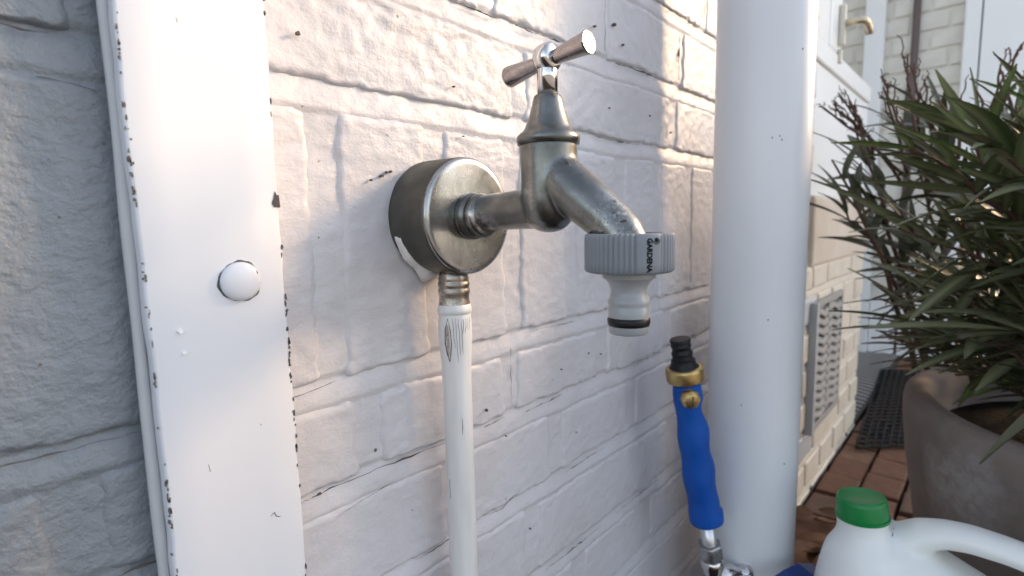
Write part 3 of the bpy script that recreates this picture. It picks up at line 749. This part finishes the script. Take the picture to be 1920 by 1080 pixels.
put('bare_metal_patch', mesh('bare_metal_patch', V+[(PX+(radp(.45)+.0001)*math.cos(tow-.46), PY+(radp(.45)+.0001)*math.sin(tow-.46), .4505)], [(i, (i+1) % 16, 16) for i in range(16)]), M_rose, pp)
pipeline([(.25, .408), (.27, .403), (.24, .399)], .0002); pipeline([(-.85, .373), (-.86, .362)], .0003)

# ------------------------------------------------------------------ DOWNPIPE
dpv, dpf = lathe([(0.0, .0395), (.1, .0395), (.5, .0395), (.95, .0395), (1.25, .0395)], (.5075, -.070, 0), (0, 0, 1), 96)
dp = put('downpipe', mesh('downpipe', dpv, dpf), M_pipe); sharp(dp, 60)
tag(dp, 'thick smooth white plastic downpipe right of the tap', 'downpipe')

for (px, py) in ((1462, 255), (1466, 262), (1448, 258), (1505, 92), (1440, 600), (1390, 760), (1470, 870)):
    d = (W2C.T @ np.array([(px-960)/FPX, -(py-540)/FPX, -1.]))
    for q in np.linspace(.3, .6, 3000):
        p = CAM+d*q
        if math.hypot(p[0]-.5075, p[1]+.070) < .0396: break
    put('scuff', mesh('scuff', *tube([p+np.array((0, 0, .0008)), p+np.array((.0002, 0, 0)), p-np.array((0, 0, .0006))], .00045, 6)), M_crack, dp)
# ------------------------------------------------------------------ WATER WAND
T0 = Vector((.4115, -.041, .413)); T1 = Vector((.4400, -.0600, .2150)); AX = (T1-T0).normalized()
wn = empty('hose_wand', T1, 'blue grip hose wand with black nozzle leaning against wall and downpipe', 'hose wand')
prof = [(0, .0065), (0, .0080), (.0008, .0085), (.0028, .0085), (.0030, .0079), (.0050, .0079), (.0054, .0083), (.0066, .0083), (.0070, .0077), (.0105, .0076), (.0115, .0087), (.0135, .0087), (.0140, .0081), (.0175, .0085), (.0180, .0098), (.0200, .0100), (.0225, .0108), (.0245, .0122), (.0262, .0126)]
o = put('nozzle', mesh('nozzle', *lathe(prof, T0, AX, 48)), M_black, wn); sharp(o, 55)
o = put('knurled_ring', mesh('knurled_ring', *lathe([(.0245, .0130), (.0252, .0151), (.0270, .0156), (.0345, .0156), (.0362, .0150), (.0366, .0100), (.0400, .0095), (.0402, .0050)], T0, AX, 180, lambda th, t, r: r-(.00035*(.5+.5*math.cos(60*th)) if .0270 <= t <= .0345 else 0))), M_brass, wn)
sharp(o, 60)
XA, YA, _ = frame_of(AX)
rt = Vector((.75, -.6, 0)).normalized()         # finger side of the grip
def grip(th, t, r):
    d = XA*math.cos(th)+YA*math.sin(th); c = max(0, d.dot(rt))**1.3
    w = -.0023*(.5-.5*math.cos(2*math.pi*(t-.045)/.034)) if .055 < t < .158 else 0
    if t > .158: w = .0012
    w += -.0012*math.exp(-((t-.060)/.006)**2)
    return r+c*w+.00025*float(vn(th*2, t*80, 9))
n = 60
prof = [(.0385, .0075), (.0388, .0104), (.0396, .0110)]+[(.041+.1255*i/n, .0112+.0024*min(1, i/n*2.2)+.0006*math.sin(i*.35)) for i in range(n+1)]+[(.1675, .0130), (.1680, .0120), (.1680, .0075)]
put('grip', mesh('grip', *lathe(prof, T0, AX, 64, grip)), M_blue, wn)
kn = T0+AX*.0475+Vector((-.85, -.30, 0)).normalized()*.0075
kd = Vector((-.62, -.62, -.10)).normalized()
o = put('valve_knob', mesh('valve_knob', *lathe([(0, .0062), (.004, .0070), (.0050, .0080), (.0095, .0082), (.0105, .0076), (.0125, .0060), (.0128, .0010)], kn, kd, 8)), M_brass, wn); bevel(o, .0006)
kk = frame_of(kd)
e1 = kn+kd*.0128
put('slot', mesh('slot', *tube([e1-Vector((0, 0, .0042)), e1+Vector((0, 0, .0042))], .0009, 4)), M_crack, o)
put('stem_tube', mesh('stem_tube', *lathe([(.166, .0064), (.195, .0064), (.420, .0064)], T0, AX, 32)), M_alu, wn)
o = put('hex_nut', mesh('hex_nut', *lathe([(.189, .0095), (.190, .0108), (.202, .0108), (.203, .0095)], T0, AX, 6)), M_steel, wn); bevel(o, .0006)
o = put('hex_nut', mesh('hex_nut', *lathe([(.204, .0085), (.205, .0095), (.210, .0100), (.214, .0090), (.228, .0090)], T0, AX, 32)), M_chrome, wn)
# ball valve with a blue lever on the tube
bc = T0+AX*.222
vb = put('ball_valve', mesh('ball_valve', *lathe([(-.002, .006), (.002, .0085), (.006, .0100), (.012, .0105), (.018, .0095), (.022, .0070), (.027, .0068), (.028, .0085), (.034, .0085), (.035, .002)], bc, (.80, -.58, -.10), 32)), M_chrome, wn)
LP = [(.440, -.090, .197, .004), (.438, -.103, .203, .0055), (.447, -.113, .2085, .0065), (.465, -.119, .2085, .0075), (.487, -.125, .2055, .008), (.508, -.130, .1965, .008), (.512, -.131, .1950, .007)]
V = []; F = []
for x, y, z, w in LP:
    c = Vector((x, y, z)); sd = Vector((.25, .9, .25)).normalized()*w
    V += [c-sd, c+sd, c+sd+Vector((0, 0, -.0035)), c-sd+Vector((0, 0, -.0035))]
nl = len(LP)
for i in range(nl-1):
    for k in range(4): a = i*4+k; b = i*4+(k+1) % 4; F.append((a, b, b+4, a+4))
F += [(3, 2, 1, 0), tuple(nl*4-4+k for k in range(4))]
o = put('blue_lever', mesh('blue_lever', V, F, False), M_blue2, wn); bevel(o, .0012)

# ------------------------------------------------------------------ JERRYCAN
jc = empty('jerrycan', (.50, -.235, 0), 'white plastic jerrycan with green screw cap and moulded handle, bottom right corner', 'jerrycan')
CX = .500
# side outline (y, z), top view extruded along x with rounded sections
def ring_at(z, yc, hy, hx, n=48, e=3.2):
    out = []
    for k in range(n):
        a = 2*math.pi*k/n; c = math.cos(a); s_ = math.sin(a)
        out.append((CX+hx*math.copysign(abs(c)**(2/e), c), yc+hy*math.copysign(abs(s_)**(2/e), s_), z))
    return out
secs = [(0, -.238, .080, .055), (.004, -.238, .086, .061), (.015, -.238, .089, .060), (.08, -.238, .090, .061), (.15, -.238, .090, .056), (.190, -.238, .090, .052), (.210, -.238, .088, .046), (.224, -.238, .084, .037), (.233, -.237, .074, .026), (.237, -.235, .055, .016), (.238, -.232, .02, .008)]
V = []; F = []; n = 48
for z, yc, hy, hx in secs: V += ring_at(z, yc, hy, hx, n)
for i in range(len(secs)-1):
    for k in range(n): a = i*n+k; b = i*n+(k+1) % n; F.append((a, b, b+n, a+n))
F += [tuple(range(n-1, -1, -1)), tuple(range((len(secs)-1)*n, len(secs)*n))]
V = [(x, y, z+(y+.238)*.42*min(1, max(0, (z-.13)/.08))) for x, y, z in V]
p_body = (V, F)
p_neck = lathe([(-.022, .040), (0, .035), (.014, .031), (.026, .0265), (.034, .0205), (.040, .0178), (.058, .0170)], (CX-.019, -.169, .222), (0, .10, 1), 40)
hpts = [(CX, -.180, .235), (CX, -.192, .254), (CX, -.202, .2625), (CX, -.215, .2680), (CX, -.230, .2700), (CX, -.25, .2690), (CX, -.27, .2660), (CX, -.292, .2600), (CX, -.308, .250), (CX, -.318, .232), (CX, -.320, .200)]
p_han = tube(hpts, [.017, .0135, .0115, .0100, .0095, .0090, .0090, .0094, .0105, .0125, .014], 28)
p_han = ([Vector((CX+(v.x-CX)*1.55, v.y, v.z)) for v in p_han[0]], p_han[1])
me = mesh('can_body', *merge([p_body, p_neck, p_han]))
o = put('can_body', me, M_can, jc)
rm = o.modifiers.new('remesh', 'REMESH'); rm.mode = 'VOXEL'; rm.voxel_size = .0022; rm.use_smooth_shade = True
sm = o.modifiers.new('smooth', 'SMOOTH'); sm.iterations = 14; sm.factor = .5
def capf(th, t, r): return r-(.0004*(.5+.5*math.cos(48*th)) if .003 < t < .014 else 0)
for (sx_, sz_, dx, dz) in ((.0028, .0007, .004, 0), (.0016, .0010, .0105, .0005), (.0010, .0006, -.003, -.004)):
    cpos = unit_ = Vector((CX-.019+dx, -.1645-.0195, .262+dz))
    put('dirt_mark', mesh('dirt_mark', *tube([cpos-Vector((sx_, 0, 0)), cpos, cpos+Vector((sx_, 0, sz_))], [.0003, .0006, .0003], 6)), M_chip, jc)
o = put('screw_cap', mesh('screw_cap', *lathe([(0, .0165), (.0003, .0188), (.0026, .0190), (.0029, .0180), (.014, .0175), (.0165, .0169), (.0175, .0157), (.0168, .0140), (.0166, .001)], (CX-.019, -.1645, .2715), (0, .10, 1), 192, capf)), M_green, jc)
sharp(o, 60)

# ------------------------------------------------------------------ PLANT POT
PC = Vector((.844, -.408, 0)); PR = .254
pot = empty('plant_pot', PC, 'large round weathered terracotta pot with a pale stain, behind the jerrycan', 'plant pot')
prof = [(0, .205), (.003, .212), (.06, .224), (.14, .238), (.22, .249), (.262, .2535), (.280, .2545), (.292, .2530), (.299, .2470), (.300, .2400), (.297, .2310), (.290, .2265), (.270, .2240), (.245, .2215), (.240, .21)]
put('pot_shell', mesh('pot_shell', *lathe(prof, PC, (0, 0, 1), 128, lambda th, t, r: r+.0012*math.sin(3*th)+.0007*math.sin(8*th+t*30), False)), M_pot, pot)
V, F = lathe([(-.003, .2225), (.0, .2225), (.006, .15), (.010, .05), (.010, .001)], PC+Vector((0, 0, .246)), (0, 0, 1), 64, lambda th, t, r: r)
so2 = put('soil', mesh('soil', V, F), M_soil); so2['kind'] = 'structure'
tag(so2, None, None, None, 'structure')

# ------------------------------------------------------------------ OLEANDER
ol = empty('oleander_shrub', PC+Vector((0, 0, .25)), 'dark green narrow leaved shrub with bare brown twigs growing in the terracotta pot', 'shrub')
def leaf_mesh(L, W, bend, seed):
    V = []; F = []; n = 9
    for i in range(n+1):
        t = i/n; w = W*(math.sin(math.pi*min(1, t**.8*.97+.02)))**.85+.0004
        y = L*t; z = -bend*L*t*t; tw = .25*math.sin(seed+t*2)
        V += [(-w, y, z+.25*w+tw*w), (0, y, z-.0003), (w, y, z+.25*w-tw*w)]
    for i in range(n):
        a = i*3; F += [(a, a+1, a+4, a+3), (a+1, a+2, a+5, a+4)]
    m = len(V); V += [(x, y, z-.0005) for x, y, z in V]
    F += [tuple(q+m for q in f[::-1]) for f in F[:]]
    return V, F
rr = random.Random(42)
LV = [leaf_mesh(rr.uniform(.065, .115), rr.uniform(.0046, .0078), rr.uniform(-.05, .55), i) for i in range(12)]
LM = [mesh('leaf', *g) for g in LV]
for m_ in LM: m_.materials.append(M_leaf)
stems = []; leaves = []
base = PC+Vector((0, 0, .25))
def grow(b, tip, droop, r0, leafy=1.0, t0=.3):
    pts = []; n = 12
    for i in range(n+1):
        t = i/n; p = b.lerp(tip, t); p.z += droop*math.sin(math.pi*t); p += Vector((rr.uniform(-1, 1), rr.uniform(-1, 1), rr.uniform(-1, 1)))*.003
        pts.append(p)
    stems.append((pts, [r0*(1-.65*i/n) for i in range(n+1)]))
    t = t0
    ln = (tip-b).length
    while t < .995:
        if rr.random() < leafy:
            k = min(int(t*n), n-1); f = t*n-k; p = pts[k].lerp(pts[k+1], f); d = (pts[k+1]-pts[k]).normalized(); x, y, _ = frame_of(d)
            a0 = rr.uniform(0, 6.28)
            for q in range(3):
                if rr.random() < .15: continue
                a = a0+q*2.094+rr.uniform(-.35, .35); sp_ = (rr.uniform(.30, .95) if p.z < .5 else rr.uniform(.22, .70)) if t < .9 else rr.uniform(.12, .5)
                ld = (d*math.cos(sp_)+(x*math.cos(a)+y*math.sin(a))*math.sin(sp_)).normalized()
                leaves.append((p, ld, rr.randrange(12), rr.uniform(.75, 1.15), rr.uniform(-.5, .5)))
        t += .021/ln
    return pts
CC = PC+Vector((.0, .0, .30))
for k in range(60):
    a = rr.uniform(0, 2*math.pi)
    if k < 36: a = R(rr.uniform(110, 250))              # the side that shows
    rad = rr.uniform(.10, .33); z = rr.uniform(.30, .66) if rad > .2 else rr.uniform(.5, .82)
    if k >= 50: rad = rr.uniform(.27, .33); z = rr.uniform(.30, .42)
    if rr.random() < .4: z = min(.80, z+.1)
    tip = Vector((PC.x+rad*math.cos(a), PC.y+rad*math.sin(a), z))
    c = proj(tip)
    b = base+Vector((rr.uniform(-.08, .08), rr.uniform(-.08, .08), 0))
    grow(b, tip, rr.uniform(.02, .07) if rad > .2 else .0, rr.uniform(.0028, .0045), 1.0, rr.uniform(.25, .4))
def unproj(px, py, depth):
    c = np.array([(px-960)/FPX, -(py-540)/FPX, -1.])*depth
    return Vector(W2C.T@c+CAM)
# branches that reach specific places of the silhouette
for (px, py, dep, lf) in [(1560, 300, .78, .9), (1600, 240, .80, .55), (1585, 400, .80, 1), (1625, 470, .76, 1), (1650, 560, .72, 1), (1660, 630, .70, 1), (1700, 250, .80, .9), (1730, 200, .78, .8), (1780, 270, .75, 1), (1830, 160, .70, .9), (1880, 130, .66, .9), (1910, 200, .62, 1), (1760, 330, .70, 1), (1850, 300, .62, 1), (1690, 400, .72, 1), (1740, 480, .66, 1), (1800, 560, .6, 1), (1870, 450, .56, 1), (1790, 700, .60, 1), (1700, 680, .68, 1), (1840, 640, .54, 1), (1900, 620, .50, 1), (1640, 330, .82, .9), (1760, 620, .66, 1), (1730, 560, .70, 1), (1680, 500, .75, 1)]:
    tip = unproj(px, py, dep)
    b = base+Vector((rr.uniform(-.14, -.02), rr.uniform(-.05, .1), 0))
    if py < 420: b = Vector((base.x+(tip.x-base.x)*.68, base.y+(tip.y-base.y)*.68, base.z+.05))
    grow(b, tip, rr.uniform(.01, .05), .0038, lf*(.75 if py < 330 else 1), .45 if py < 420 else .35)
# bare, dry branched twigs at the top left
def twig(p0, p1, r0):
    d = (p1-p0); pts = [p0+d*(i/7)+Vector((rr.uniform(-1, 1), rr.uniform(-1, 1), rr.uniform(-1, 1)))*.0025 for i in range(8)]
    stems.append((pts, [r0*(1-.5*i/7) for i in range(8)])); return pts
for (x0, y0, x1, y1, dep) in [(1700, 330, 1540, 198, .78), (1700, 330, 1655, 142, .77), (1720, 300, 1700, 105, .76), (1690, 340, 1570, 175, .80), (1730, 280, 1712, 118, .78), (1715, 300, 1660, 165, .75), (1640, 290, 1590, 190, .79), (1640, 270, 1560, 195, .8), (1860, 280, 1912, 80, .66), (1840, 280, 1880, 120, .68), (1750, 300, 1735, 150, .77), (1640, 300, 1600, 230, .8), (1800, 300, 1790, 170, .7)]:
    pts = twig(unproj(x0, y0, dep), unproj(x1, y1, dep), .0024)
    for q in (3, 4, 5, 6):
        a, b2 = pts[q], pts[q]+(pts[7]-pts[0]).normalized()*rr.uniform(.018, .038)+Vector((rr.uniform(-1, 1), rr.uniform(-1, 1), rr.uniform(-.2, 1)))*.014
        p2 = twig(a, b2, .0013)
        if rr.random() < .6: twig(p2[5], p2[5]+Vector((rr.uniform(-1, 1), rr.uniform(-1, 1), rr.uniform(0, 1)))*.012, .0009)
for pts, rd in stems[:250]:
    put('stem', mesh('stem', *tube(pts, rd, 6)), M_twig, ol)
if len(stems) > 250:
    so3 = put('stem', mesh('stem', *merge([tube(p, r, 5) for p, r in stems[250:]])), M_twig, ol); so3['kind'] = 'stuff'
def leafmat4(p, d, s, roll):
    z = Vector((0, 0, 1)); x = d.cross(z)
    x = x.normalized() if x.length > .05 else Vector((1, 0, 0)); zz = x.cross(d).normalized()
    m = Matrix((x, d, zz)).transposed().to_4x4()
    return Matrix.Translation(p) @ m @ Matrix.Rotation(roll, 4, 'Y') @ Matrix.Scale(s, 4)
def score(l):
    mid = l[0]+l[1]*.05; c = proj(mid)
    if not c or not (1500 < c[0] < 1940 and 0 < c[1] < 900): return 99
    return c[2]
def allowed(l):
    for q in (.03, .095):
        p = l[0]+l[1]*q*l[3]+Vector((0, 0, -.012 if q > .05 else 0)); c = proj(p)
        if not c: continue
        x, y = c[0], c[1]
        if x < 1490 or x > 2100: continue
        left = 1535 if y < 430 else (1600 if y < 640 else 1655)
        if x < left: return False
        if x < 1790 and y < 150: return False
        if x < 1640 and y < 215: return False
        if y < 110: return False
        if y > 690 and y > 695+max(0, x-1745)*1.15: return False
    return True
leaves = [l for l in leaves if allowed(l) and rr.random() < .80]
leaves.sort(key=score)
print('leaves', len(leaves), 'stems', len(stems), 'in frame', sum(1 for l in leaves if score(l) < 99))
vis = [l for l in leaves if score(l) < 99]; hid = [l for l in leaves if score(l) >= 99]
for l in vis[:300]:
    o = put('leaf', LM[l[2]], None, ol); w = leafmat4(l[0], l[1], l[3], l[4])
    o.matrix_parent_inverse = Matrix.Identity(4); o.matrix_local = Matrix.Translation(-ol.location) @ w
parts = []
for l in vis[300:]+hid:
    w = leafmat4(l[0], l[1], l[3], l[4]); v, f = LV[l[2]]; parts.append(([w @ Vector(q) for q in v], f))
lo = put('leaf_mass', mesh('leaf_mass', *merge(parts)), M_leafb, ol); lo['kind'] = 'stuff'

# dead leaves at the foot of the wall
rr = random.Random(8)
for k in range(16):
    V, F = leaf_mesh(rr.uniform(.035, .06), rr.uniform(.010, .016), rr.uniform(-.3, .3), k)
    o = put('fallen_leaf', mesh('fallen_leaf', V, F), M_dead)
    o.location = (rr.uniform(.74, .97), rr.uniform(-.10, -.015), .014+k*.0008); o.rotation_euler = (rr.uniform(-.3, .3), rr.uniform(-.3, .3), rr.uniform(0, 6.28))
    tag(o, 'dry brown fallen leaf on the pavers between wall and jerrycan', 'leaf', 'fallen leaves at the foot of the wall')
bpy.context.view_layer.update()
